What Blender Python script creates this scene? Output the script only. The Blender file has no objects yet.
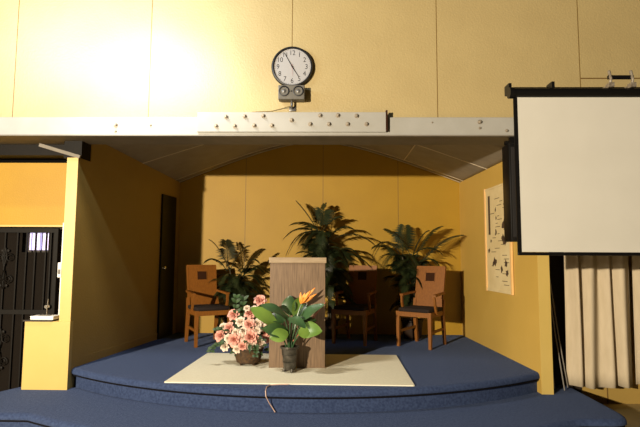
import bpy, bmesh, math, random
from mathutils import Vector, Matrix
S = bpy.context.scene
C = S.collection
PI = math.pi

# ---------------------------------------------------------------- camera
PITCH, YAW, ROLL = math.radians(5.1), math.radians(1.0), math.radians(0.3)
fwd = Vector((-math.sin(YAW)*math.cos(PITCH), math.cos(YAW)*math.cos(PITCH), math.sin(PITCH)))
r0 = Vector((math.cos(YAW), math.sin(YAW), 0)); u0 = r0.cross(fwd)
rt = r0*math.cos(ROLL) + u0*math.sin(ROLL); up = -r0*math.sin(ROLL) + u0*math.cos(ROLL)
cd = bpy.data.cameras.new('camera'); cam = bpy.data.objects.new('camera', cd); C.objects.link(cam)
cd.sensor_width = 36; cd.lens = 28.125
cam.matrix_world = Matrix(((rt.x, up.x, -fwd.x, 0), (rt.y, up.y, -fwd.y, 0), (rt.z, up.z, -fwd.z, 1.55), (0, 0, 0, 1)))
S.camera = cam

# ---------------------------------------------------------------- world, lamps, exposure
w = bpy.data.worlds.new('world'); S.world = w; w.use_nodes = True
w.node_tree.nodes['Background'].inputs[0].default_value = (1.0, 0.86, 0.66, 1)
w.node_tree.nodes['Background'].inputs[1].default_value = 0.006
def lamp(name, loc, power, col, size, kind='POINT', aim=None, cone=60, blend=.5):
    d = bpy.data.lights.new(name, kind); d.energy = power; d.color = col; d.shadow_soft_size = size
    o = bpy.data.objects.new(name, d); o.location = loc; C.objects.link(o)
    if kind == 'SPOT':
        d.spot_size = math.radians(cone); d.spot_blend = blend
        o.rotation_euler = (Vector(aim) - Vector(loc)).to_track_quat('-Z', 'Y').to_euler()
    return o
lamp('hall_lamp', (-5.1, -3.7, 2.62), 4800, (1.0, .86, .64), .10)
tube = lamp('tube_lamp', (-2.4, 4.05, 3.80), 40, (.64, .82, 1.0), .1, 'AREA')     # fluorescent tube in front of the upper wall
tube.data.shape = 'RECTANGLE'; tube.data.size = 2.2; tube.data.size_y = .10; tube.rotation_euler = (math.radians(102), 0, 0)
lamp('down_lamp', (-2.2, 4.0, 4.7), 300, (1.0, .93, .80), .25, 'SPOT', (-1.0, 4.9, .3), 78, .6)
S.view_settings.view_transform = 'Standard'; S.view_settings.look = 'None'
S.view_settings.exposure = 0.55; S.view_settings.gamma = 1.0; S.view_settings.use_curve_mapping = False

# ---------------------------------------------------------------- materials
def mat(name, col, rough=.6, col2=None, scale=8, stretch=(1, 1, 1), bump=0, bscale=80, metal=0, emit=0, spec=.4, detail=4):
    m = bpy.data.materials.new(name); m.use_nodes = True
    n, l = m.node_tree.nodes, m.node_tree.links
    b = n['Principled BSDF']
    b.inputs['Roughness'].default_value = rough; b.inputs['Metallic'].default_value = metal
    b.inputs['Specular IOR Level'].default_value = spec
    b.inputs['Base Color'].default_value = (*col, 1)
    tc = n.new('ShaderNodeTexCoord'); mp = n.new('ShaderNodeMapping'); mp.inputs['Scale'].default_value = stretch
    l.new(tc.outputs['Object'], mp.inputs['Vector'])
    if col2:
        t = n.new('ShaderNodeTexNoise'); t.inputs['Scale'].default_value = scale; t.inputs['Detail'].default_value = detail
        l.new(mp.outputs[0], t.inputs['Vector'])
        r = n.new('ShaderNodeValToRGB')
        r.color_ramp.elements[0].position = .35; r.color_ramp.elements[1].position = .65
        r.color_ramp.elements[0].color = (*col, 1); r.color_ramp.elements[1].color = (*col2, 1)
        l.new(t.outputs['Fac'], r.inputs[0]); l.new(r.outputs[0], b.inputs['Base Color'])
    if bump:
        t2 = n.new('ShaderNodeTexNoise'); t2.inputs['Scale'].default_value = bscale; t2.inputs['Detail'].default_value = 3
        l.new(mp.outputs[0], t2.inputs['Vector'])
        bp = n.new('ShaderNodeBump'); bp.inputs['Strength'].default_value = bump; bp.inputs['Distance'].default_value = .01
        l.new(t2.outputs['Fac'], bp.inputs['Height']); l.new(bp.outputs[0], b.inputs['Normal'])
    if emit:
        b.inputs['Emission Color'].default_value = (*col, 1); b.inputs['Emission Strength'].default_value = emit
    return m
M = {}
M['yellow'] = mat('yellow_plaster_shaded', (.38, .25, .065), .55, (.36, .235, .060), 3, bump=.25, bscale=60)  # same paint as the right alcove wall, darkened for the left wall's shade
M['yellow_lit'] = mat('yellow_plaster_lit', (.56, .36, .082), .5, (.54, .345, .076), 3, bump=.2, bscale=60)  # same paint as the left alcove wall, lightened for the lit right side
M['yellow_trim'] = mat('yellow_gloss_paint', (.56, .40, .12), .4, (.54, .385, .11), 4)
M['ceiling'] = mat('ceiling_board', (.30, .265, .21), .75, (.27, .235, .19), 6, bump=.1, bscale=90)
M['batten'] = mat('batten_paint', (.60, .52, .40), .5)
M['white_steel'] = mat('white_painted_steel', (.37, .36, .335), .4, (.345, .335, .305), 5)
M['orange_wall'] = mat('orange_yellow_plaster', (.42, .235, .010), .55, (.40, .22, .009), 3, bump=.2, bscale=60)
M['flange'] = mat('flange_paint', (.20, .175, .145), .6, (.17, .15, .12), 6)
M['bolt'] = mat('bolt_steel', (.42, .37, .30), .45, (.25, .2, .15), 40, metal=.5)
M['seam'] = mat('seam_dark_joint', (.16, .09, .02), .9)  # dark colour of the joints between wall boards
M['carpet'] = mat('blue_carpet', (.028, .043, .100), .95, (.048, .071, .150), 45, bump=.5, bscale=350, spec=.1, detail=8)
for k, v in (('Sheen Weight', .16), ('Sheen Roughness', .35), ('Sheen Tint', (.42, .55, .95, 1))): M['carpet'].node_tree.nodes['Principled BSDF'].inputs[k].default_value = v
M['shade_line'] = mat('painted_shade_line', (.006, .006, .009), .9, spec=.1)  # near-black colour for the shadow line below the carpet lip
M['rug'] = mat('cream_rug', (.84, .80, .63), .95, (.79, .745, .58), 60, bump=.3, bscale=300, spec=.1)
M['tile'] = mat('beige_floor_tile', (.38, .28, .12), .5, (.32, .25, .12), 4)
M['oak'] = mat('golden_oak', (.24, .086, .011), .45, (.18, .062, .008), 9, (14, 14, 1.2))
M['oakdark'] = mat('oak_inset', (.04, .014, .005), .8, (.028, .010, .004), 9, (14, 14, 1.2), spec=.1)
M['cushion'] = mat('dark_seat_cloth', (.016, .008, .005), .9, (.012, .006, .004), 50, bump=.2, bscale=200)
M['veneer'] = mat('lectern_veneer', (.215, .135, .075), .5, (.10, .060, .032), 9, (14, 14, .5), detail=8)
M['veneer_top'] = mat('lectern_top_veneer', (.34, .25, .155), .45, (.27, .19, .11), 7, (1, 9, 9))
M['black'] = mat('black_enamel', (.005, .0045, .0045), .4, spec=.25)
M['blackcloth'] = mat('black_grille_cloth', (.014, .012, .012), .8, (.008, .007, .007), 200)
M['screen'] = mat('projection_fabric', (.57, .55, .50), .8, (.55, .53, .48), 3)
M['curtain'] = mat('beige_curtain_cloth', (.53, .44, .31), .85, (.48, .395, .27), 20, (1, 1, .2), bump=.15, bscale=200)
M['gate'] = mat('gate_iron', (.007, .005, .0035), .55, (.005, .004, .003), 20, spec=.12)  # also the painted shade on the soffit and the block above the left column
M['mesh'] = mat('gate_mesh', (.011, .008, .0055), .9, (.005, .0035, .0025), 160, spec=.1)
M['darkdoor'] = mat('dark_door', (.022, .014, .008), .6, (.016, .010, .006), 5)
M['daylight'] = mat('lit_window_pane', (.66, .60, 1.0), .3, emit=.5)
M['clockface'] = mat('clock_face', (.37, .36, .365), .4)
M['ink'] = mat('black_ink', (.010, .010, .012), .5)
M['rednote'] = mat('red_hand', (.45, .06, .04), .5)
M['grey'] = mat('grey_plastic', (.13, .12, .10), .5, (.11, .10, .085), 20)
M['cone'] = mat('lens_grey', (.12, .115, .11), .35, metal=.3)
M['wire'] = mat('green_brown_wire', (.18, .13, .045), .6)
M['cordcol'] = mat('pinkish_cord', (.55, .38, .30), .5)
M['leaf'] = mat('palm_leaf', (.010, .017, .005), .45, (.026, .034, .010), 9)
M['leafb'] = mat('palm_leaf_dry', (.040, .038, .014), .5, (.022, .024, .010), 9)
M['stem'] = mat('palm_stem', (.045, .035, .014), .6)
M['potdark'] = mat('dark_pot', (.03, .016, .009), .5)
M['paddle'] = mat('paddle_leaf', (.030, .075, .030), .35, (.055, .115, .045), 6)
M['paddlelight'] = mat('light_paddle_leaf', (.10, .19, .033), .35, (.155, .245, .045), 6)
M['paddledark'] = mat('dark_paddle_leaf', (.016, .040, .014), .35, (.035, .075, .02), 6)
M['orange'] = mat('orange_petal', (.80, .25, .03), .5, (.85, .38, .06), 20)
M['budpink'] = mat('reddish_bud', (.35, .09, .04), .5)
M['pewter'] = mat('pewter_pot', (.11, .10, .085), .35, (.05, .045, .035), 18, metal=.6, bump=.4, bscale=30)
M['pink'] = mat('pink_petal', (.70, .32, .25), .6, (.75, .44, .36), 12)
M['pale'] = mat('cream_petal', (.76, .67, .56), .6, (.74, .58, .47), 12)
M['basket'] = mat('woven_basket', (.085, .043, .014), .7, (.03, .015, .006), 40, bump=.8, bscale=60)
M['wood_light'] = mat('light_batten_wood', (.80, .50, .20), .45, (.74, .44, .16), 8, (10, 10, 1))
M['paper'] = mat('aged_paper', (.72, .58, .32), .8, (.66, .52, .27), 6)
M['paperink'] = mat('dark_print', (.075, .045, .025), .8)
M['white'] = mat('white_plastic', (.80, .78, .74), .45)
M['chrome'] = mat('chrome', (.6, .58, .55), .2, metal=1)
M['rod'] = mat('dark_metal_rod', (.50, .46, .40), .35, metal=.6)

def seam_lines(m, xs, rows=()):
    """thin dark joints of the wall boards, at fixed places on the wall"""
    n, l = m.node_tree.nodes, m.node_tree.links
    b = n['Principled BSDF']
    src = b.inputs['Base Color'].links[0].from_socket
    g = n.new('ShaderNodeNewGeometry'); sx = n.new('ShaderNodeSeparateXYZ'); l.new(g.outputs['Position'], sx.inputs[0])
    acc = None
    for x in xs:
        s = n.new('ShaderNodeMath'); s.operation = 'COMPARE'; s.inputs[1].default_value = x; s.inputs[2].default_value = .0045
        l.new(sx.outputs['X'], s.inputs[0])
        if acc is None: acc = s.outputs[0]
        else:
            a = n.new('ShaderNodeMath'); a.operation = 'MAXIMUM'; l.new(acc, a.inputs[0]); l.new(s.outputs[0], a.inputs[1]); acc = a.outputs[0]
    mx = n.new('ShaderNodeMix'); mx.data_type = 'RGBA'; l.new(acc, mx.inputs['Factor'])
    l.new(src, mx.inputs['A']); mx.inputs['B'].default_value = (.17, .10, .02, 1); l.new(mx.outputs['Result'], b.inputs['Base Color'])
    return m
M['yellow_up'] = seam_lines(mat('yellow_board_upper', (.44, .34, .160), .50, (.42, .322, .150), 3, bump=.3, bscale=55, spec=.6), (-3.31, -1.88, -.39, 1.12, 2.59))
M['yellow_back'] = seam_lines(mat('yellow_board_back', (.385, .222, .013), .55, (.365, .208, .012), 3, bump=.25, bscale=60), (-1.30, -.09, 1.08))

# ---------------------------------------------------------------- mesh helpers
class MB:
    def __init__(s): s.bm = bmesh.new()
    def box(s, lo, hi, bev=0, T=None):
        lo, hi = Vector(lo), Vector(hi)
        r = bmesh.ops.create_cube(s.bm, size=1)
        vs = r['verts']
        for v in vs:
            v.co = Vector(((lo[i]+hi[i])/2 + v.co[i]*(hi[i]-lo[i]) for i in range(3)))
        if bev:
            es = list({e for v in vs for e in v.link_edges})
            r2 = bmesh.ops.bevel(s.bm, geom=es, offset=bev, segments=2, profile=.5, affect='EDGES')
            vs = list(set(r2['verts']) | {v for v in vs if v.is_valid})
        if T is not None:
            for v in vs: v.co = T @ v.co
        return s
    def hexa(s, a, b):
        """solid between two matching rings of points"""
        va = [s.bm.verts.new(p) for p in a]; vb = [s.bm.verts.new(p) for p in b]; n = len(a)
        s.bm.faces.new(va[::-1]); s.bm.faces.new(vb)
        for i in range(n): s.bm.faces.new((va[i], va[(i+1) % n], vb[(i+1) % n], vb[i]))
        return s
    def prism(s, plan, z0, z1):
        return s.hexa([(x, y, z0) for x, y in plan], [(x, y, z1) for x, y in plan])
    def bar(s, p, q, w, h=None, w2=None, h2=None, ref=(0, 0, 1)):
        p, q = Vector(p), Vector(q); h = h or w; w2 = w2 or w; h2 = h2 or h
        d = (q-p).normalized(); ref = Vector(ref)
        if abs(d.dot(ref)) > .95: ref = Vector((0, 1, 0))
        x = d.cross(ref).normalized(); y = x.cross(d)
        ra = [p + x*i*w/2 + y*j*h/2 for i, j in ((-1, -1), (1, -1), (1, 1), (-1, 1))]
        rb = [q + x*i*w2/2 + y*j*h2/2 for i, j in ((-1, -1), (1, -1), (1, 1), (-1, 1))]
        return s.hexa(ra, rb)
    def tube(s, pts, r, n=8, r2=None, cap=True):
        pts = [Vector(p) for p in pts]; r2 = r if r2 is None else r2; rings = []
        prev = None
        for i, p in enumerate(pts):
            d = (pts[min(i+1, len(pts)-1)] - pts[max(i-1, 0)]).normalized()
            if prev is None:
                x = d.cross(Vector((0, 0, 1)) if abs(d.z) < .9 else Vector((0, 1, 0))).normalized()
            else:
                x = (prev - d*prev.dot(d)).normalized()
            prev = x; y = d.cross(x); rr = r + (r2-r)*i/max(1, len(pts)-1)
            rings.append([s.bm.verts.new(p + (x*math.cos(2*PI*k/n) + y*math.sin(2*PI*k/n))*rr) for k in range(n)])
        for a, b in zip(rings, rings[1:]):
            for k in range(n): s.bm.faces.new((a[k], a[(k+1) % n], b[(k+1) % n], b[k]))
        if cap: s.bm.faces.new(rings[0][::-1]); s.bm.faces.new(rings[-1])
        return s
    def lathe(s, prof, n=24, axis='Z', at=(0, 0, 0), cap=True):
        at = Vector(at); rings = []
        for r, z in prof:
            ring = []
            for k in range(n):
                a = 2*PI*k/n; c, q = r*math.cos(a), r*math.sin(a)
                ring.append(s.bm.verts.new(at + (Vector((c, q, z)) if axis == 'Z' else Vector((c, -z, q)))))
            rings.append(ring)
        for a, b in zip(rings, rings[1:]):
            for k in range(n): s.bm.faces.new((a[k], a[(k+1) % n], b[(k+1) % n], b[k]))
        if cap: s.bm.faces.new(rings[0][::-1]); s.bm.faces.new(rings[-1])
        return s
    def grid(s, rows, wrap=False):
        vs = [[s.bm.verts.new(p) for p in r] for r in rows]
        for a, b in zip(vs, vs[1:]):
            for k in range(len(a)-1): s.bm.faces.new((a[k], a[k+1], b[k+1], b[k]))
        return s
    def quad(s, *p):
        s.bm.faces.new([s.bm.verts.new(q) for q in p]); return s
    def mesh(s, name, m, smooth=False):
        bmesh.ops.recalc_face_normals(s.bm, faces=s.bm.faces)
        me = bpy.data.meshes.new(name); s.bm.to_mesh(me); s.bm.free()
        me.materials.append(M[m] if isinstance(m, str) else m)
        if smooth:
            for p in me.polygons: p.use_smooth = True
            if hasattr(me, 'set_sharp_from_angle'): me.set_sharp_from_angle(angle=math.radians(40))
        return me
    def build(s, name, m, parent=None, smooth=False, label=None):
        o = bpy.data.objects.new(name, s.mesh(name, m, smooth)); C.objects.link(o); o.parent = parent
        if label: o['label'] = label
        return o
def tag(o, label, cat, group=None, kind=None):
    o['label'] = label; o['category'] = cat
    if group: o['group'] = group
    if kind: o['kind'] = kind
    return o
def thing(name, label, cat, loc=(0, 0, 0), rz=0, group=None):
    o = bpy.data.objects.new(name, None); C.objects.link(o); o.location = loc; o.rotation_euler = (0, 0, rz)
    o.empty_display_size = .1
    return tag(o, label, cat, group)
def struct(name, mb, m, label, cat, parent=None, smooth=False):
    o = mb.build(name, m, parent, smooth)
    if parent is None: tag(o, label, cat, kind='structure')
    return o
def copy_tree(o, parent=None):
    c = o.copy(); C.objects.link(c)
    if parent: c.parent = parent
    for ch in list(o.children): copy_tree(ch, c)
    return c
def bez(p, c, q, n):
    p, c, q = Vector(p), Vector(c), Vector(q)
    return [p*(1-t)**2 + c*2*t*(1-t) + q*t*t for t in (i/n for i in range(n+1))]

STAGE, STEP = .40, .20
XC, RS, RT = -.24, 4.08, 4.78            # curved carpeted stage: arc centre and radii
def arc_y(x, R, yf): return yf + R - math.sqrt(R*R - (x-XC)**2)

# ---------------------------------------------------------------- room
struct('floor', MB().box((-7, -1, -.1), (7, 9, 0)), 'tile', 'beige tiled hall floor below the blue steps', 'floor')

def tier(name, x0, x1, R, yf, ztop, zbot, back, label, left_extra=(), right_extra=(), clip=99):
    n = 60
    prof = [(.06, ztop), (.035, ztop), (.010, ztop-.010), (0, ztop-.028), (0, ztop-.050), (.012, ztop-.058), (.055, ztop-.058), (.055, zbot)]
    mb = MB(); rows = []
    base = []; edge = []
    for i in range(n+1):
        x = x0 + (x1-x0)*i/n; y = min(arc_y(x, R, yf), clip); base.append(Vector((x, y)))
    base = list(left_extra) + base + list(right_extra)
    for i, p in enumerate(base):
        d = (Vector(base[min(i+1, len(base)-1)]) - Vector(base[max(i-1, 0)])).normalized(); nrm = Vector((-d.y, d.x))
        rows.append([(p[0] + nrm.x*o, p[1] + nrm.y*o, z) for o, z in prof]); edge.append((p, nrm))
    mb.grid(rows)
    (bl, br), yb = back
    mb.grid([[r[0] for r in rows], [(bl + (br-bl)*i/(len(rows)-1), yb, ztop) for i in range(len(rows))]])
    t = struct(name, mb, 'carpet', label, 'stage', smooth=True)
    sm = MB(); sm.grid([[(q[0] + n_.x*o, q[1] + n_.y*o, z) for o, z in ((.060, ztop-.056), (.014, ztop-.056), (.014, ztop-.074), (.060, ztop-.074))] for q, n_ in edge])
    sm.build('nosing_shadow_strip', 'shade_line', t, label='thin dark strip standing in for the shadow under the carpet nosing')  # dark strip added as the overhang's shadow line
    return t
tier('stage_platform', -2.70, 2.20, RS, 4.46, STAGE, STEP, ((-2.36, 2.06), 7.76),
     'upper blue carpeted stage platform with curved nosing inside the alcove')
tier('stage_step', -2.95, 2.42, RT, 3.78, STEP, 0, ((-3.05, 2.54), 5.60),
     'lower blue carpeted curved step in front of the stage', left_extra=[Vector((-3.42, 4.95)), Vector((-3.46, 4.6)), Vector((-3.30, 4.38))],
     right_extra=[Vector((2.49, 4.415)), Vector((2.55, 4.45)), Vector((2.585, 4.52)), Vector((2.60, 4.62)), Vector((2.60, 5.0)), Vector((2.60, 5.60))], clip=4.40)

def drop(d): return math.sqrt(d*d + .6) - .775
def vault(x, y=7.75):
    k = (y-5.2)/2.55; xl, xr = -2.66+.33*k, 2.145-.115*k; zl, zr = 2.89-.17*k, 2.73
    t, z = ((-.2-x)/(-.2-xl), zl) if x < -.2 else ((x+.2)/(xr+.2), zr)
    return 3.36 - (3.36-z)*drop(2.13*t)/drop(2.13)
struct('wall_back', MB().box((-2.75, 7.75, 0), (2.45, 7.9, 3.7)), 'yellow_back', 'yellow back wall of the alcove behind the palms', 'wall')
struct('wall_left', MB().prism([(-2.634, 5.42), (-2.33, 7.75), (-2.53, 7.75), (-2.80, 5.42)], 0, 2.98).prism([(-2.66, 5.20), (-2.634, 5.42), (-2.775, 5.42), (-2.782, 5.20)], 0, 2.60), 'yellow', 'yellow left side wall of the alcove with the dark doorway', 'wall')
struct('wall_right', MB().prism([(2.145, 5.20), (2.265, 5.20), (2.20, 7.75), (2.03, 7.75)], 0, 2.98), 'yellow_lit', 'yellow right side wall of the alcove with the hanging scroll', 'wall')
mb = MB(); rows = []
for j in range(9):
    y = 5.34 + 2.42*j/8; k = (y-5.2)/2.55; a, b = -2.70+.33*k, 2.19-.115*k
    rows.append([(a+(b-a)*i/48, y, vault(a+(b-a)*i/48, y)) for i in range(49)])
mb.grid(rows)
ceil = struct('ceiling', mb, 'ceiling', 'grey shallow vaulted ceiling of the alcove', 'ceiling', smooth=True)
sol = ceil.modifiers.new('thick', 'SOLIDIFY'); sol.thickness = .05; sol.offset = 1
for y in (6.55, 7.56, 7.70):
    mb = MB(); rows = []
    for i in range(49):
        k = (y-5.2)/2.55; x = -2.66+.33*k + (4.805-.445*k)*i/48; z = vault(x, y)
        rows.append([(x, y-.009, z+.004), (x, y-.009, z-.006), (x, y+.009, z-.006), (x, y+.009, z+.004)])
    mb.grid(rows); mb.build('ceiling_batten', 'batten', ceil)
mb = MB()
mb.bar((1.15, 5.4, vault(1.15, 5.4)-.002), (1.15, 7.6, vault(1.15, 7.6)-.002), .014, .008); mb.build('ceiling_batten', 'batten', ceil)

# wall above the opening, standing on the steel beam
struct('wall_front', MB().box((-5.2, 5.06, 2.80), (5.2, 5.26, 4.75)), 'yellow_up', 'yellow panelled upper wall above the white beam', 'wall')
mb = MB()
mb.box((2.59, 5.052, 3.405), (5.2, 5.062, 3.415)).build('trim_joint', 'seam', bpy.data.objects['wall_front'])

beam = MB().box((-5.2, 5.0, 2.795), (5.2, 5.075, 2.985), .006)
beam = struct('trim_1', beam, 'white_steel', 'long white painted steel beam across the top of the alcove', 'beam')
MB().box((-5.2, 4.985, 2.785), (5.2, 5.38, 2.797)).build('flange', 'flange', beam)
MB().box((-5.2, 5.26, 2.797), (5.2, 5.30, 2.97)).build('rear_web', 'flange', beam)
plate = MB().box((-1.345, 4.975, 2.825), (.58, 5.0, 3.03), .003).build('splice_plate', 'white_steel', beam)
MB().box((.575, 4.955, 2.83), (.592, 5.0, 3.045)).build('plate_edge', 'oakdark', beam, label='dark brown end strip of the splice plate')
def bolt_mesh():
    m = MB(); m.lathe([(.0235, 0), (.0235, .004)], 16, 'Y'); m.lathe([(.018, .004), (.018, .016), (.013, .020)], 6, 'Y'); m.lathe([(.009, .020), (.009, .030)], 10, 'Y')
    return m.mesh('bolt', 'bolt', False)
BM = bolt_mesh()
def bolt(x, y, z, parent, s=1):
    o = bpy.data.objects.new('bolt', BM); C.objects.link(o); o.parent = parent; o.location = (x, y, z); o.scale = (s, s, s)
for x, z in [(-1.15, 2.885), (-1.05, 2.98), (-.96, 2.885), (-.86, 2.985), (-.76, 2.89), (-.67, 2.99), (-.58, 2.89), (-.38, 2.945), (-.19, 2.905), (-.09, 2.995), (0, 2.905), (.09, 2.995), (.19, 2.905), (.28, 2.99), (.38, 2.905)]:
    bolt(x, 4.975, z, plate)
for x, z, s in [(-2.19, 2.90, 1), (-2.19, 2.835, .6), (-1.83, 2.90, .55), (1.53, 2.935, 1), (1.53, 2.872, .6), (1.80, 2.845, .7), (1.05, 2.93, .4)]:
    bolt(x, 5.0, z, beam, s)

# left of the stage: recessed wall with the gate, low wall, soffit
struct('wall_recess', MB().box((-5.2, 5.60, 1.90), (-2.80, 5.75, 2.62)).box((-2.98, 5.60, 0), (-2.80, 5.75, 1.90)).box((-5.2, 5.60, 0), (-3.98, 5.75, 1.90)),
       'orange_wall', 'orange yellow wall above the dark iron gate', 'wall')
struct('ceiling_recess', MB().box((-5.2, 5.385, 2.665), (-2.83, 5.66, 2.80)), 'gate', 'soffit above the iron gate with its shade painted dark', 'ceiling')  # front face would catch the lamp, so its shade is painted in dark
struct('shade_block', MB().box((-2.83, 5.215, 2.60), (-2.64, 5.419, 2.79)), 'gate', 'dark block standing in for shade between the left column and the beam', 'trim')  # added block, coloured dark for the shade above the column
struct('trim_2', MB().bar((-3.08, 5.19, 2.735), (-2.64, 5.19, 2.605), .03, .035), 'flange', 'pale sloping trim strip under the beam end', 'trim')
struct('trim_3', MB().box((-2.985, 5.555, 0), (-2.935, 5.61, 1.93)), 'white', 'white door jamb right of the iron gate', 'trim')
struct('trim_6', MB().box((-3.98, 5.565, 1.885), (-2.985, 5.605, 1.905)), 'yellow_trim', 'thin yellow lintel strip over the iron gate', 'trim')
low = struct('wall_low', MB().box((-3.125, 5.18, 0), (-2.655, 5.33, .885)), 'yellow_trim', 'pale yellow low wall beside the stage step', 'wall')
MB().box((-3.14, 5.165, .885), (-2.84, 5.35, .90)).build('ledge', 'darkdoor', low)
struct('baseboard_left', MB().prism([(-2.655, 5.30), (-2.335, 7.70), (-2.328, 7.70), (-2.648, 5.30)], STAGE, STAGE+.09), 'yellow', 'low skirting along the left alcove wall', 'baseboard')

dd = struct('door_1', MB().box((-3.95, 5.68, 0), (-2.99, 5.74, 1.88)), 'darkdoor', 'dark door behind the iron gate', 'door')
wn = MB().box((-3.415, 5.665, 1.625), (-3.285, 5.683, 1.83)).build('window_pane', 'daylight', dd, label='small lit window pane')
MB().box((-3.265, 5.665, 1.625), (-3.165, 5.683, 1.83)).build('window_pane', 'daylight', dd, label='small lit window pane')

g = thing('security_gate', 'dark wrought iron security gate with scrolls on the left', 'gate', (-3.53, 5.60, 0))
mb = MB()
for x in (-.46, .46): mb.box((x-.025, -.02, .02), (x+.025, .02, 1.87), .003)
for zz in (.03, .93, 1.84): mb.box((-.46, -.016, zz-.02), (.46, .016, zz+.03))
mb.build('gate_frame', 'gate', g)
mb = MB()
for zz0, zz1 in ((.05, .92), (.96, 1.60)): mb.box((-.44, .012, zz0), (.44, .015, zz1))
mb.box((-.44, .012, 1.60), (.06, .015, 1.83)).box((.36, .012, 1.60), (.44, .015, 1.83))
mb.build('mesh_panel', 'mesh', g)
for x in (-.38, -.25, -.12, .02, .125, .225, .345, .40):
    MB().box((x-.007, -.012, .05), (x+.007, .010, 1.83)).build('bar', 'gate', g)
def scroll(cx, cz, s):
    m = MB()
    for sx in (-1, 1):
        for sz in (-1, 1):
            pts = []
            for i in range(22):
                t = i/21; a = t*2.2*2*PI*.8; rr = .045*(1-.75*t)*s
                pts.append((cx + sx*(.048*s - rr*math.cos(a)), -.014, cz + sz*(.02 + .085*s + rr*math.sin(a)*1.0)))
            m.tube(pts, .005, 5)
            pts = [(cx + sx*.004, -.014, cz + sz*(.02*s)), (cx + sx*.02*s, -.014, cz + sz*.11*s), (cx + sx*.006, -.014, cz + sz*.2*s)]
            m.tube(pts, .006, 5)
            m.lathe([(.001, 0), (.016*s, .004), (.001, .01)], 8, 'Y', (cx + sx*.03*s, -.014, cz + sz*.17*s))
    return m
for cx, cz, s in ((-.115, 1.42, 1.15), (-.115, .52, 1.15), (.29, 1.15, .01)):
    if s > .1: scroll(cx, cz, s).build('scroll', 'gate', g, True)
MB().lathe([(.022, 0), (.022, .02), (.03, .035), (.02, .055)], 12, 'Y', (.42, -.02, 1.0)).build('knob', 'chrome', g, True)

sw = MB().box((-2.822, 5.19, 1.335), (-2.782, 5.26, 1.49), .005)
sw = sw.build('intercom', 'white'); tag(sw, 'small white wall box on the yellow column beside the gate', 'intercom')
MB().box((-2.814, 5.186, 1.37), (-2.790, 5.191, 1.42)).build('button_panel', 'grey', sw)
sw.location = (0, .0, 0)
bk = thing('white_book', 'flat white box lying on the ledge of the low yellow wall', 'box', (-2.95, 5.26, .90))
MB().box((-.13, -.07, 0), (.11, .07, .035), .004).build('box_body', 'white', bk)
MB().box((-.132, -.072, .026), (.112, .072, .037), .003).build('lid', 'white', bk)
st = thing('desk_stand', 'thin upright metal holder standing on the white box', 'stand', (-2.97, 5.26, .937))
MB().box((-.05, -.03, 0), (.06, .03, .008), .002).build('base', 'grey', st)
MB().tube([(0.02, 0, .008), (.022, 0, .08), (.03, 0, .17)], .005, 6).build('stem', 'chrome', st)

# doorway in the left alcove wall
d2 = struct('door_2', MB().hexa([(-2.385, 7.12, STAGE), (-2.330, 7.57, STAGE), (-2.36, 7.57, STAGE), (-2.42, 7.12, STAGE)],
                                [(-2.385, 7.12, 2.46), (-2.330, 7.57, 2.46), (-2.36, 7.57, 2.46), (-2.42, 7.12, 2.46)]), 'black', 'narrow black door in the left alcove wall', 'door')
k = MB().lathe([(.012, 0), (.012, .02), (.026, .035), (.026, .05), (.012, .06)], 12, 'Z').build('door_handle', 'chrome', d2, True)
k.location = (-2.385, 7.16, 1.40); k.rotation_euler = (0, PI/2, .12)

# right of the stage: recess, dark opening, wall behind the curtain
struct('wall_side', MB().box((2.74, 5.62, 0), (5.2, 5.75, 2.80)), 'yellow', 'yellow wall behind the beige curtain', 'wall')
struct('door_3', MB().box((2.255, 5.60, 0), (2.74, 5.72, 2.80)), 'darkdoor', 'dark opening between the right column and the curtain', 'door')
struct('trim_4', MB().box((3.02, 5.612, 0), (3.028, 5.622, .6)), 'seam', 'dark joint in the wall below the curtain', 'trim')
MB().box((2.146, 5.194, STEP), (2.264, 5.20, 2.79)).build('trim_face', 'yellow_trim', bpy.data.objects['wall_right'])
MB().box((-2.780, 5.194, .88), (-2.662, 5.20, 2.60)).build('trim_face', 'yellow_trim', bpy.data.objects['wall_left'])
MB().prism([(-2.781, 5.33), (-2.78, 5.62), (-2.86, 5.62), (-2.795, 5.33)], .9, 2.6).build('trim_return', 'yellow_trim', bpy.data.objects['wall_left'])

# ---------------------------------------------------------------- curtains
def curtain(name, label, x0, x1, y, z0, z1, folds, amp, seed):
    rnd = random.Random(seed); mb = MB(); rows = []; nx, nz = 120, 14
    ph = [rnd.uniform(-.5, .5) for _ in range(folds+2)]
    for j in range(nz+1):
        t = j/nz; z = z0 + (z1-z0)*t; row = []
        for i in range(nx+1):
            s = i/nx; f = s*folds; k = int(f)
            a = 2*PI*f + ph[min(k, folds)]*.8*math.sin(PI*(f-k))**2
            yy = y + amp*(.75+.25*t)*math.cos(a) + .012*math.sin(5*f+3*t)
            hem = .012*math.sin(9*s+1) if j == 0 else 0
            row.append((x0 + (x1-x0)*s + .02*math.sin(a*.5+2*t) + (1-t)*(-.02+.02*s), yy, z+hem))
        rows.append(row)
    mb.grid(rows)
    c = mb.build(name, 'curtain', None, True)
    c.data.materials[0] = M['curtain']
    sm = c.modifiers.new('cloth', 'SOLIDIFY'); sm.thickness = .006
    return tag(c, label, 'curtain', 'beige curtains below the projection screen')
curtain('curtain', 'wide beige pleated curtain hanging below the projection screen', 2.53, 3.20, 5.40, .225, 2.3, 4, .060, 3)
curtain('curtain', 'second beige curtain partly cut off at the right photo edge', 3.26, 3.9, 5.42, .235, 2.3, 3, .05, 8)
cr = thing('curtain_rail', 'dark curtain rail behind the projection screen', 'rail', (2.4, 5.42, 2.306))
MB().tube([(0, 0, .01), (1.6, 0, .01)], .014, 10).build('rail_tube', 'gate', cr, True)
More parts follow.
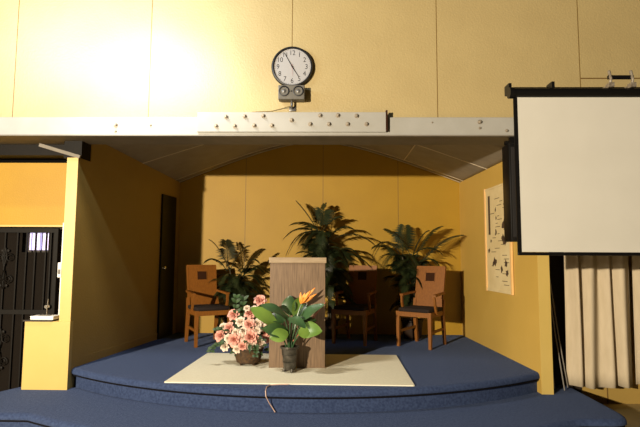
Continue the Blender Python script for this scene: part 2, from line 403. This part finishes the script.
for x in (.05, 1.5): MB().box((x-.012, 0, -.01), (x+.012, .19, .03)).build('bracket', 'gate', cr)

ms = thing('folding_stand', 'thin dark metal poles of a folded stand leaning beside the curtain', 'stand', (2.40, 5.42, STEP))
for a, b in (((-.10, .05, 1.15), (-.055, -.06, .02)), ((-.05, .05, 1.2), (.03, -.10, .01)), ((-.02, .06, 1.2), (.10, -.02, .02))):
    MB().tube([a, ((a[0]+b[0])/2-.006, (a[1]+b[1])/2, (a[2]+b[2])/2), b], .006, 6).build('pole', 'rod', ms, True)
MB().tube([(-.06, .05, 1.13), (-.05, .05, 1.25)], .02, 8).build('collar', 'black', ms, True)

# ---------------------------------------------------------------- projection screen
ps = thing('projection_screen', 'large cream projection screen hanging at the upper right', 'screen', (1.60, 4.35, 1.583))
W = 2.0
MB().tube([(0, 0, 1.435), (W, 0, 1.435)], .042, 16).build('housing', 'black', ps, True)
MB().tube([(-.008, 0, 1.435), (0.03, 0, 1.435)], .05, 16).build('end_cap', 'black', ps, True)
MB().tube([(W-.03, 0, 1.435), (W+.008, 0, 1.435)], .05, 16).build('end_cap', 'black', ps, True)
MB().tube([(-.0, .10, 1.512), (W, .10, 1.512)], .011, 8).build('hanging_rail', 'gate', ps, True)
MB().box((-.005, -.0, 1.44), (.02, .11, 1.525)).build('rail_bracket', 'black', ps)
MB().box((.375, -.0, 1.45), (.40, .11, 1.54)).build('rail_bracket', 'black', ps)
MB().box((.045, -.003, .03), (W-.045, .003, 1.40)).build('fabric', 'screen', ps)
MB().box((.03, -.005, .0), (.064, .005, 1.42)).build('side_border', 'black', ps)
MB().box((W-.064, -.005, .0), (W-.03, .005, 1.42)).build('side_border', 'black', ps)
MB().box((.03, -.010, .0), (W-.03, .010, .028), .004).build('bottom_bar', 'black', ps)
for x in (.875, 1.065):
    h = MB(); h.tube([(x, -.02, 1.50), (x, -.035, 1.55), (x, -.01, 1.63)], .013, 8).tube([(x, -.02, 1.50), (x+.0, .70, 1.535)], .010, 8)
    h.box((x-.022, -.05, 1.475), (x+.022, .01, 1.515)).build('hook', 'bolt', ps, True)
MB().box((.86, -.03, 1.555), (1.08, -.005, 1.585)).build('hook_bar', 'black', ps)
for p in [o for o in bpy.data.objects if o.parent == ps and o.name.startswith('hook') and 'bar' not in o.name]: p['label'] = 'pale metal hook of the hanging bracket'

sp = thing('loudspeaker', 'tall narrow black loudspeaker behind the left edge of the projection screen', 'speaker', (1.855, 4.98, 1.72))
MB().box((-.095, -.13, 0), (.13, .07, .965), .012).build('cabinet', 'black', sp, True)
MB().box((-.075, -.137, .04), (.11, -.129, .925), .004).build('grille', 'blackcloth', sp)
MB().box((-.10, -.06, .965), (-.06, -.02, 1.0)).build('bracket', 'black', sp)
MB().box((-.01, .05, .88), (.03, .10, 1.08)).build('bracket', 'black', sp)

# ---------------------------------------------------------------- clock
ck = thing('wall_clock', 'round white wall clock with black rim above the beam', 'clock', (-.384, 5.06, 3.525))
MB().lathe([(.196, 0), (.214, .006), (.217, .035), (.210, .055), (.198, .058), (.193, .046), (.193, .03)], 48, 'Y', cap=False).build('rim', 'ink', ck, True)
MB().lathe([(.001, .028), (.195, .028), (.195, .034), (.001, .034)], 48, 'Y', cap=False).build('dial', 'clockface', ck)
for i in range(1, 13):
    nm = MB()
    cu = bpy.data.curves.new('numeral', 'FONT'); cu.body = str(i); cu.size = .072; cu.align_x = 'CENTER'; cu.align_y = 'CENTER'; cu.extrude = .0006
    to = bpy.data.objects.new('numeral', cu); C.objects.link(to)
    me = bpy.data.meshes.new_from_object(to.evaluated_get(bpy.context.evaluated_depsgraph_get()))
    bpy.data.objects.remove(to); bpy.data.curves.remove(cu)
    a = PI/2 - i*PI/6; t = bmesh.new(); t.from_mesh(me)
    for v in t.verts: v.co = Vector((v.co.x*.9 + .148*math.cos(a), -.0345 - v.co.z*.5, v.co.y + .148*math.sin(a)))
    t.to_mesh(me); t.free(); nm.bm.from_mesh(me); bpy.data.meshes.remove(me)
    nm.build('numeral', 'ink', ck)
mb = MB()
for i in range(60):
    a = i*PI/30; r1 = .178 if i % 5 else .174
    mb.bar((r1*math.cos(a), -.0352, r1*math.sin(a)), (.186*math.cos(a), -.0352, .186*math.sin(a)), .0016, .001, ref=(0, 1, 0))
mb.build('minute_track', 'ink', ck)
def hand(name, deg, l, tail, wd, y, m):
    a = PI/2 - math.radians(deg); d = Vector((math.cos(a), 0, math.sin(a)))
    mb = MB(); mb.bar(Vector((0, y, 0)) - d*tail, Vector((0, y, 0)) + d*l, wd, .002, wd*.5, ref=(0, 1, 0)); mb.build(name, m, ck)
hand('hour_hand', 147.5, .125, .02, .010, -.039, 'ink')
hand('minute_hand', 330.5, .172, .03, .008, -.042, 'ink')
hand('second_hand', 178, .10, .03, .002, -.0445, 'rednote')
MB().lathe([(.008, .036), (.008, .047)], 12, 'Y').build('hub', 'ink', bpy.data.objects['minute_hand'])

tl = thing('twin_speaker', 'small grey box with two round speakers under the clock', 'speaker', (-.383, 5.06, 3.155))
MB().box((-.135, -.115, .0), (.133, -.02, .150), .008).build('housing', 'grey', tl)
for x in (-.075, .07):
    r = MB().lathe([(.055, 0), (.055, .008), (.046, .010), (.030, -.012), (.030, -.014)], 24, 'Y', (x, -.112, .085), cap=False).build('speaker_ring', 'ink', tl, True)
    MB().lathe([(.046, .004), (.030, -.002), (.014, .006), (.001, .010)], 24, 'Y', (x, -.113, .085), cap=False).build('speaker_cone', 'cone', r, True)
MB().lathe([(.010, 0), (.008, .004)], 12, 'Y', (0, -.114, .085)).build('indicator', 'ink', tl)
MB().tube([(0.0, -.06, .0), (0, -.06, -.05)], .012, 8).tube([(0, -.06, -.05), (0.005, .0, -.07)], .010, 8).box((-.03, -.012, -.095), (.04, .0, -.045), .003).build('mounting_bracket', 'cone', tl, True)
tag(MB().tube([(-.40, 5.02, 3.105), (-.48, 5.045, 3.09), (-.60, 5.05, 3.06), (-.75, 5.05, 3.055), (-.80, 5.052, 3.05)], .004, 6).build('wire', 'wire', None, True),
    'thin loose wire running left from the twin speaker', 'wire')

# ---------------------------------------------------------------- hanging scroll on the right wall
ang = math.atan2(-.115, 2.55)
sc = thing('wall_scroll', 'tall cream picture chart in a light wood frame on the right wall', 'chart', (2.090, 6.2, 1.16), math.atan2(.115, 2.55))
# local: x = out of the wall (negative), y = along the wall
MB().box((-.006, -.40, .0), (.002, .40, 1.29)).build('paper', 'paper', sc); sheet = bpy.data.objects['paper']
for y in (-.40, .40): MB().box((-.020, y-.017, -.02), (.004, y+.017, 1.31), .003).build('side_batten', 'wood_light', sc)
MB().box((-.012, -.39, -.015), (.002, .39, .02)).build('end_batten', 'paper', sc)
MB().box((-.012, -.39, 1.275), (.002, .39, 1.30)).build('end_batten', 'paper', sc)
rnd = random.Random(4)
def blob(y, z, r):
    mb = MB(); n = 11; ring = []; r *= 1.15
    for k in range(n):
        a = 2*PI*k/n; q = r*rnd.uniform(.45, 1.15); ring.append((-.0075, y + q*math.cos(a)*.9, z + q*math.sin(a)))
    mb.quad(*ring); mb.build('picture', 'paperink', sheet)
for y, z, r in ((-.25, .86, .075), (-.18, .80, .06), (-.22, .60, .06), (-.16, .64, .045), (-.24, .34, .05), (-.1, .27, .045), (.05, .72, .04), (.1, .36, .05), (.16, .33, .04), (.05, 1.0, .03), (.04, .90, .025), (-.22, 1.05, .03), (-.26, .23, .04), (.3, .5, .03), (.22, .62, .02)):
    blob(y, z, r)
mb = MB()
mb.box((-.0075, .235, .70), (-.0065, .30, 1.20))
for k in range(26):
    y = rnd.uniform(-.33, .18); z = .08 + k*.044; mb.box((-.0075, y, z), (-.0065, y + rnd.uniform(.06, .16), z+.007))
mb.build('printed_lines', 'paperink', sheet)

# ---------------------------------------------------------------- rug, lectern, cord
rg = MB(); rows = []
rug = [(-1.50, 4.70), (.775, 4.66), (.80, 6.07), (-1.44, 6.10)]
rg.prism(rug, STAGE, STAGE+.010)
rg = rg.build('rug', 'rug'); tag(rg, 'cream rectangular rug lying on the blue stage under the lectern', 'rug')
mb = MB()
for a, b in zip(rug, rug[1:]+rug[:1]): mb.bar((a[0], a[1], STAGE+.0045), (b[0], b[1], STAGE+.0045), .016, .010)
mb.build('bound_edge', 'rug', rg)

lc = thing('lectern', 'tall wooden lectern with vertical grain standing on the rug', 'lectern', (-.326, 5.32, STAGE+.011), math.radians(1))
MB().box((-.292, 0, 0), (.292, .018, 1.085), .002).build('front_panel', 'veneer', lc)
for x in (-.292, .274): MB().box((x, .018, 0), (x+.018, .42, 1.085), .002).build('side_panel', 'veneer', lc)
MB().box((-.274, .05, .62), (.274, .40, .638)).build('shelf', 'veneer', lc)
MB().box((-.305, -.012, 1.085), (.305, .44, 1.145), .006).build('top', 'veneer_top', lc, label='paler wooden top slab')

cd_ = MB(); path = [(-.36, 4.655, STAGE+.006), (-.44, 4.652, STAGE+.006), (-.52, 4.62, STAGE+.008), (-.545, 4.55, STAGE+.008), (-.545, 4.475, .392), (-.540, 4.462, .35), (-.515, 4.49, .29), (-.485, 4.505, .24), (-.462, 4.50, .206)]
tag(cd_.tube(path, .0045, 6).build('cord', 'cordcol', None, True), 'thin pinkish cord hanging over the stage edge below the rug', 'cord')

# ---------------------------------------------------------------- chairs
def make_chair(label, loc, rz):
    t = thing('armchair', label, 'chair', loc, rz, 'wooden armchairs on the stage')
    for s in (-1, 1):
        MB().bar((s*.225, -.225, 0), (s*.225, -.225, .46), .036, .036, .048, .048).build('leg', 'oak', t)
        mb = MB(); mb.bar((s*.205, .275, 0), (s*.205, .215, .44), .036, .040, .044, .05); mb.bar((s*.205, .215, .44), (s*.205, .245, .60), .044, .05, .040, .042)
        mb.build('leg', 'oak', t)
        MB().bar((s*.215, -.20, .20), (s*.203, .235, .21), .02, .032).build('stretcher', 'oak', t)
        a = MB(); a.bar((s*.235, -.12, .665), (s*.215, .265, .69), .05, .026, .038, .024); a.build('armrest', 'oak', t)
        a = MB(); pts = [(s*.232, -.11, .655), (s*.238, -.095, .56), (s*.236, -.05, .43)]
        for p, q in zip(pts, pts[1:]): a.bar(p, q, .026, .034)
        a.build('arm_post', 'oak', t)
    a = MB(); a.box((-.225, -.245, .395), (.225, -.222, .455)); a.box((-.21, .195, .395), (.21, .22, .455))
    for s in (-1, 1): a.bar((s*.226, -.22, .425), (s*.208, .21, .425), .024, .06)
    a.build('seat_frame', 'oak', t)
    a = MB(); a.box((-.222, -.245, .455), (.222, .20, .505), .018); a.build('seat', 'cushion', t, True)
    T = Matrix.Translation((0, .225, .47)) @ Matrix.Rotation(math.radians(-11), 4, 'X')
    a = MB(); a.hexa([T @ Vector(p) for p in ((-.185, -.014, .02), (.185, -.014, .02), (.185, .014, .02), (-.185, .014, .02))],
                     [T @ Vector(p) for p in ((-.208, -.014, .575), (.208, -.014, .575), (.208, .014, .575), (-.208, .014, .575))])
    b = a.build('backrest', 'oak', t)
    a = MB(); a.hexa([T @ Vector(p) for p in ((-.210, -.018, .56), (.210, -.018, .56), (.210, .018, .56), (-.210, .018, .56))],
                     [T @ Vector(p) for p in ((-.212, -.018, .585), (.212, -.018, .585), (.212, .018, .585), (-.212, .018, .585))])
    for s in (-1, 1):
        a.bar(T @ Vector((s*.190, 0, -.02)), T @ Vector((s*.205, 0, .57)), .026, .036, .018, .036, ref=(0, 1, 0))
    a.build('back_frame', 'oak', t)
    a = MB(); a.box((-.066, -.018, .375), (.066, -.008, .490), .002, T); a.build('inset_panel', 'oakdark', b, label='dark square inset')
    a = MB()
    for x0, z0, x1, z1 in ((-.072, .367, .072, .375), (-.072, .490, .072, .498), (-.072, .367, -.066, .498), (.066, .367, .072, .498)): a.box((x0, -.02, z0), (x1, -.008, z1), 0, T)
    a.build('inset_frame', 'oak', b)
    return t
chair = make_chair('wooden armchair at the far left of the stage by the black door', (-1.63, 6.83, STAGE), math.radians(32))
for lab, loc, rz in (('wooden armchair half hidden behind the right side of the lectern', (.37, 7.02, STAGE), math.radians(-24)),
                     ('wooden armchair at the far right of the stage, nearest the scroll wall', (1.245, 6.80, STAGE), math.radians(-36))):
    c = copy_tree(chair); c.location = loc; c.rotation_euler = (0, 0, rz); c['label'] = lab

# ---------------------------------------------------------------- palms
def frond(base, tip, lift, width, rnd, droop=.8, n=30, ymax=.3):
    base, tip = Vector(base), Vector(tip); mid = (base*.45 + tip*.55) + Vector((0, 0, lift))
    pts = bez(base, mid, tip, n); mb = MB(); mb.tube(pts, .007, 5, .002)
    L = (tip-base).length
    for i in range(n//6, n+1):
        t = i/n; p = pts[i]; d = (pts[min(i+1, n)] - pts[max(i-1, 0)]).normalized()
        side = d.cross(Vector((0, 0, 1)))
        if side.length < .2: side = d.cross(Vector((0, 1, 0)))
        side.normalize()
        upv = side.cross(d)
        ln = 1.15*width*(math.sin(PI*min(1, .20 + .72*t))**.6)*rnd.uniform(.85, 1.1)
        for s in (-1, 1):
            q = (side*s*.80 + d*.54 + upv*.15).normalized()
            a = p + q*ln*.5 - Vector((0, 0, ln*.10*droop)); e = p + q*ln - Vector((0, 0, ln*.45*droop))
            wv = (d*.9 + upv*.25*s).normalized()*(.0075 + .013*min(1, ln/.2))*.44
            v = [mb.bm.verts.new(x) for x in (p - wv*.5, p + wv*.5, a + wv, a - wv, e)]
            mb.bm.faces.new((v[0], v[1], v[2], v[3])); mb.bm.faces.new((v[3], v[2], v[4]))
    for v in mb.bm.verts: v.co.y = min(v.co.y, ymax)      # tips bend where they meet the wall
    return mb
def palm(label, loc, crowns, tips, fill, width, seed, dry=()):
    t = thing('potted_palm', label, 'plant', loc, 0, 'potted palms along the back wall'); rnd = random.Random(seed); L = Vector(loc)
    MB().lathe([(.11, 0), (.13, .02), (.15, .24), (.165, .25), (.165, .275), (.145, .275), (.14, .25), (.001, .245)], 24, cap=False).build('pot', 'potdark', t, True)
    top = max(z for _, _, z in crowns)
    for i, cpos in enumerate(crowns):
        c = Vector(cpos) - L + Vector((0, .09, 0)); b0 = Vector((rnd.uniform(-.05, .05), rnd.uniform(-.05, .05), .24))
        MB().tube(bez(b0, (b0*.5 + c*.5) + Vector((-c.x*.3, 0, .05)), c, 8), .016, 7, .009).build('stem', 'stem', t, True)
    for i, (x, y, z, lift) in enumerate(tips):
        tip = Vector((x, min(y + .12, 7.66), z)) - L
        c = min((Vector(q)-L+Vector((0, .09, 0)) for q in crowns), key=lambda q: (q-tip).length + rnd.uniform(0, .12)) + Vector((rnd.uniform(-.03, .03), rnd.uniform(-.03, .03), rnd.uniform(-.12, .02)))
        frond(c, tip, lift, width*rnd.uniform(.9, 1.1), rnd).build('frond', 'leafb' if i in dry else 'leaf', t, False, 'paler dry frond' if i in dry else None)
    for i in range(fill):
        q = Vector(rnd.choice(crowns)) - L + Vector((0, .09, 0)); q = q*rnd.uniform(.55, 1.0) if q.z > .5 else q
        a = rnd.uniform(0, 2*PI); rr = rnd.uniform(.22, .42); yy = max(-.16, min(.24, math.sin(a)*rr))
        tip = q + Vector((math.cos(a)*rr, yy, rnd.uniform(-.25, .22)))
        frond(q, tip, rnd.uniform(.06, .2), width*rnd.uniform(.8, 1.05), rnd, n=24).build('frond', 'leaf', t)
    return t
palm('short palm beside the left armchair and left of the lectern', (-1.38, 7.38, STAGE),
     [(-1.45, 7.25, 1.42), (-1.30, 7.22, 1.30), (-1.40, 7.22, 1.12)],
     [(-1.72, 7.15, 1.80, .12), (-1.52, 7.25, 1.80, .10), (-1.18, 7.2, 1.72, .12), (-.97, 7.15, 1.66, .10), (-1.75, 7.1, 1.50, .16), (-.93, 7.1, 1.37, .24), (-.92, 7.05, 1.18, .22),
      (-.95, 7.1, 1.03, .14), (-1.70, 7.1, 1.22, .15), (-1.66, 7.05, 1.00, .12), (-1.05, 7.2, 1.5, .2), (-1.25, 7.0, 1.05, .16), (-1.5, 7.0, 1.0, .2)], 26, .18, 11, (0, 1, 3))
palm('tallest palm directly behind the lectern', (.0, 7.40, STAGE),
     [(-.12, 7.30, 1.95), (.0, 7.30, 1.85), (.06, 7.28, 1.62), (.02, 7.28, 1.35)],
     [(-.47, 7.25, 2.38, .05), (-.59, 7.15, 1.60, .36), (-.62, 7.15, 1.86, .22), (-.06, 7.3, 2.35, .05), (.17, 7.3, 2.16, .10), (.66, 7.2, 1.76, .28), (.46, 7.2, 1.56, .24), (.60, 7.2, 1.44, .18),
      (-.30, 7.3, 2.28, .08), (-.50, 7.1, 2.05, .14), (.35, 7.2, 1.98, .16), (-.40, 7.1, 1.66, .26), (.28, 7.1, 1.50, .2), (.25, 7.1, 1.25, .16), (.30, 7.1, 1.05, .14), (-.2, 7.05, 1.65, .2), (.12, 7.0, 1.2, .15)], 54, .215, 23, (5,))
palm('wide palm between the two right armchairs', (1.22, 7.40, STAGE),
     [(1.08, 7.30, 1.58), (1.22, 7.30, 1.62), (1.25, 7.26, 1.42), (1.18, 7.26, 1.18)],
     [(.62, 7.2, 1.46, .55), (.85, 7.25, 1.98, .10), (1.12, 7.25, 2.03, .06), (1.64, 7.3, 2.02, .16), (1.94, 7.3, 1.90, .20), (1.62, 7.2, 1.64, .16), (1.58, 7.2, 1.45, .22), (1.03, 7.1, 1.36, .16), (.74, 7.1, 1.40, .34),
      (.70, 7.2, 1.72, .20), (1.45, 7.25, 1.95, .14), (1.35, 7.05, 1.2, .2), (1.02, 7.05, 1.1, .18), (.88, 7.1, 1.25, .2)], 34, .205, 37, (4, 0))

# ---------------------------------------------------------------- flower basket
fb = thing('flower_basket', 'brown woven basket of pink and cream flowers on the rug', 'flowers', (-.86, 5.50, STAGE+.011)); FO = Vector(fb.location)
MB().lathe([(.112, .02), (.128, .03), (.148, .10), (.158, .168), (.146, .174), (.13, .15), (.001, .145)], 28, cap=False).build('basket', 'basket', fb, True); bsk = bpy.data.objects['basket']
mb = MB(); mb.tube([(.156*math.cos(2*PI*k/28), .156*math.sin(2*PI*k/28), .168) for k in range(29)], .010, 6).build('rim', 'basket', bsk, True)
for k in range(4):
    a = PI/4 + k*PI/2; MB().lathe([(.012, 0), (.018, .012), (.010, .032)], 8, at=(.095*math.cos(a), .095*math.sin(a), 0)).build('foot', 'basket', bsk, True)
def blossom_mesh(m, seed):
    rnd = random.Random(seed); mb = MB()
    for ring, (n, tilt, ln, rad) in enumerate(((7, 1.25, 1.0, .25), (7, .85, .95, .2), (6, .5, .85, .12), (4, .2, .7, .06))):
        for k in range(n):
            a = 2*PI*(k + ring*.5)/n + rnd.uniform(-.15, .15); tl = tilt + rnd.uniform(-.12, .12); ww = .42*ln
            d = Vector((math.cos(a), math.sin(a), 0)); s = Vector((-math.sin(a), math.cos(a), 0)); rows = []
            for i in range(5):
                u = i/4; th = tl*(.35 + .75*u); r = rad + ln*u*math.sin(th)*.85; z = ln*u*math.cos(th)*.8 - ring*.0
                wv = ww*(math.sin(PI*(.15 + .72*u)))*(1.0); row = []
                for j in (-1, -.5, 0, .5, 1):
                    row.append(d*(r - .10*abs(j)*u) + s*j*wv + Vector((0, 0, z + .12*j*j*u + (rnd.uniform(-.05, .05) if i == 4 else 0))))
                rows.append(row)
            mb.grid(rows)
    mb.lathe([(.02, -.15), (.14, -.05), (.2, .15), (.05, .45)], 8, cap=False)
    return mb.mesh('blossom', m, True)
PK = [blossom_mesh('pink', s) for s in (1, 2, 3)]; WH = [blossom_mesh('pale', s) for s in (4, 5)]
rnd = random.Random(9)
M['floristleaf'] = mat('florist_leaf', (.022, .05, .018), .5, (.04, .075, .025), 20)
def blossom(x, y, z, r, ms_, i):
    o = bpy.data.objects.new('blossom', ms_[i % len(ms_)]); C.objects.link(o); o.parent = fb
    p = Vector((x, y, z)) - FO; o.location = p
    d = Vector((p.x*.8, -.5 + rnd.uniform(-.1, .1), (p.z-.28)*.9 + .12)).normalized()
    o.rotation_euler = d.to_track_quat('Z', 'Y').to_euler(); r *= 1.12; o.scale = (r, r, r)
    if ms_ is WH: o['label'] = 'cream blossom'
    mbs = MB(); mbs.tube(bez((p.x*.25, p.y*.2, .15), (p.x*.5, p.y*.5, p.z*.7), p - d*r*.1, 5), .004, 5); mbs.build('flower_stem', 'paddledark', fb)
for i, (x, y, z, r) in enumerate([(-.76, 5.62, 1.07, .066), (-1.03, 5.52, .925, .062), (-.85, 5.50, .945, .060), (-1.16, 5.50, .705, .066), (-.99, 5.40, .68, .072), (-.82, 5.40, .71, .076), (-1.06, 5.44, .80, .056), (-.69, 5.52, .745, .056), (-.84, 5.42, .835, .060), (-.655, 5.56, .675, .05), (-.70, 5.55, .86, .05), (-.9, 5.37, .62, .05)]):
    blossom(x, y, z, r, PK, i)
for i, (x, y, z, r) in enumerate([(-.94, 5.45, .86, .052), (-.76, 5.46, .845, .048), (-1.10, 5.44, .605, .050), (-.96, 5.37, .59, .042), (-.82, 5.38, .635, .052), (-.985, 5.41, .755, .040), (-.72, 5.44, .64, .045), (-.9, 5.40, .77, .044), (-1.14, 5.50, .80, .040), (-.91, 5.40, .70, .045), (-.76, 5.41, .775, .04), (-1.06, 5.42, .69, .045), (-.88, 5.48, 1.0, .035), (-.8, 5.5, .99, .04), (-.70, 5.48, .80, .04)]):
    blossom(x, y, z, r, WH, i)
def leafblade(mb, base, tip, wd, nrm, arch=.0, n=8, fold=.15, m=2):
    base, tip = Vector(base), Vector(tip); d = (tip-base); L = d.length; d.normalize()
    nrm = Vector(nrm); s = d.cross(nrm).normalized(); nn = s.cross(d).normalized(); rows = []
    for i in range(n+1):
        u = i/n; wv = wd/2*(math.sin(PI*min(1, .04 + u*.96))**.75 if u < 1 else 0) + .0008
        c = base + d*L*u + nn*arch*L*math.sin(PI*u)
        rows.append([c + s*wv*j/m + nn*(fold*wv*abs(j/m)) + nn*(.02*L*math.sin(9*u+j) if abs(j) == m else 0) for j in range(-m, m+1)])
    mb.grid(rows)
mb = MB()
for i in range(70):
    a = rnd.uniform(0, 2*PI); zz = rnd.uniform(.14, .42); rr = rnd.uniform(.06, .2)
    b = Vector((math.cos(a)*rr*1.25, math.sin(a)*rr*.8, zz)); t = b + Vector((math.cos(a)*.09, math.sin(a)*.07 - .02, rnd.uniform(-.07, .05)))
    leafblade(mb, b, t, .04, (0, -.7, .7), .1, 4, .15, 1)
mb.build('foliage', 'floristleaf', fb)
def sprig(path, n, ln, wd):
    mb = MB(); pts = bez(*path, n); mb.tube(pts, .004, 5, .002)
    for i in range(2, n+1):
        d = (pts[i]-pts[i-1]).normalized()
        for s in (-1, 1):
            v = Vector((s*.8, rnd.uniform(-.5, .2), .3)) + d*.5
            leafblade(mb, pts[i], pts[i] + v.normalized()*ln*rnd.uniform(.7, 1.1), wd, (0, -.8, .5), .12, 4, .15, 1)
    mb.build('sprig', 'floristleaf', fb, True)
sprig(((-.05, .02, .2), (-.16, .0, .5), (-.14, .0, .70)), 8, .075, .038)
sprig(((-.05, .02, .2), (-.08, .03, .5), (-.06, -.02, .68)), 7, .07, .036)
sprig(((-.08, -.04, .17), (-.30, -.08, .28), (-.38, -.10, .15)), 8, .06, .034)
sprig(((-.08, -.04, .2), (-.25, -.02, .40), (-.33, -.02, .36)), 7, .06, .034)
sprig(((.06, -.10, .17), (.13, -.20, .26), (.11, -.23, .13)), 6, .05, .03)

# ---------------------------------------------------------------- bird of paradise plant
bp = thing('potted_plant', 'broad leaved plant with an orange flower in a pewter pot before the lectern', 'plant', (-.387, 5.15, STAGE+.011)); BO = Vector(bp.location)
pw = MB().lathe([(.055, .022), (.060, .030), (.070, .12), (.086, .225), (.098, .235), (.098, .252), (.088, .252), (.082, .23), (.001, .225)], 28, cap=False).build('pot', 'pewter', bp, True)
for k in range(3):
    a = -PI/2 + .5 + k*2*PI/3; MB().lathe([(.010, 0), (.020, .006), (.014, .018), (.012, .035)], 10, at=(.056*math.cos(a), .056*math.sin(a), 0)).build('foot', 'pewter', pw, True)
for zz, rr in ((.10, .068), (.17, .077)):
    MB().tube([((rr+.002)*math.cos(2*PI*k/24), (rr+.002)*math.sin(2*PI*k/24), zz) for k in range(25)], .004, 5).build('band', 'pewter', pw, True)
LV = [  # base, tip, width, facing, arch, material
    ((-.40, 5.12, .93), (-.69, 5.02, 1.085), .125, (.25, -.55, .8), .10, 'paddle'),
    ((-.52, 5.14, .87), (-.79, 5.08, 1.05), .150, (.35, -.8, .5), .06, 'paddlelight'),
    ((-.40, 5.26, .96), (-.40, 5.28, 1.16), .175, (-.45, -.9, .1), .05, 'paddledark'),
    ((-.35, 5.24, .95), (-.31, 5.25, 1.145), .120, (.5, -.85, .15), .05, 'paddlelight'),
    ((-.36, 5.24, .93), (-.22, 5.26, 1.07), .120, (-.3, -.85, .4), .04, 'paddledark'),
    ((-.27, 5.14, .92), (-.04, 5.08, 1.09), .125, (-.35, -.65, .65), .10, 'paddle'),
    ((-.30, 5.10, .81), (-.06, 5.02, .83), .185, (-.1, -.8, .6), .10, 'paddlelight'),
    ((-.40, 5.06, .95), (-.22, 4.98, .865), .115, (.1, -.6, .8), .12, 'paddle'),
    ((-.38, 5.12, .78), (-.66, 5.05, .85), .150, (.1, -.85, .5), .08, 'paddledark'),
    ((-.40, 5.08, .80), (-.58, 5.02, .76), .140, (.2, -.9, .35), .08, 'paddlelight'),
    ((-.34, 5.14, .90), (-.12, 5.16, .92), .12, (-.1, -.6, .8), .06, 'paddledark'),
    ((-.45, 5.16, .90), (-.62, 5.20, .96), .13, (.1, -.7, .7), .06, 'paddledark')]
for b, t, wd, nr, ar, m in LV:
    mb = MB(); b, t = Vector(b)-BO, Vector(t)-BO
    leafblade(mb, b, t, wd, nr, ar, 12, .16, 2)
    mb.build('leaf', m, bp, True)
    mb = MB(); mb.tube(bez((b.x*.25, b.y*.2, .22), (b.x*.4, b.y*.4, b.z*.75), b + (t-b)*.15, 8), .008, 6, .005); mb.build('leaf_stalk', 'paddle', bp, True)
MB().tube(bez((.02, .02, .22), (.05, .03, .55), (Vector((-.27, 5.20, 1.085))-BO), 8), .009, 7, .007).build('flower_stalk', 'paddle', bp, True)
fl = MB(); f0 = Vector((-.285, 5.19, 1.085)) - BO
for dx, dy, dz in ((.15, -.02, .165), (.165, 0, .10), (.10, -.03, .135), (.045, -.01, .11), (.0, .0, .115), (.13, .02, .06), (.07, -.04, .07), (.02, -.03, .07)):
    leafblade(fl, f0, f0 + Vector((dx, dy, dz)), .025, (-.3, -1, .1), .02, 6, .3, 1)
fl.build('flower', 'orange', bp, True)
MB().tube(bez((.03, .0, .3), (.25, .02, .55), (Vector((-.03, 5.18, 1.10))-BO), 8), .007, 6, .003).build('bud', 'budpink', bp, True)
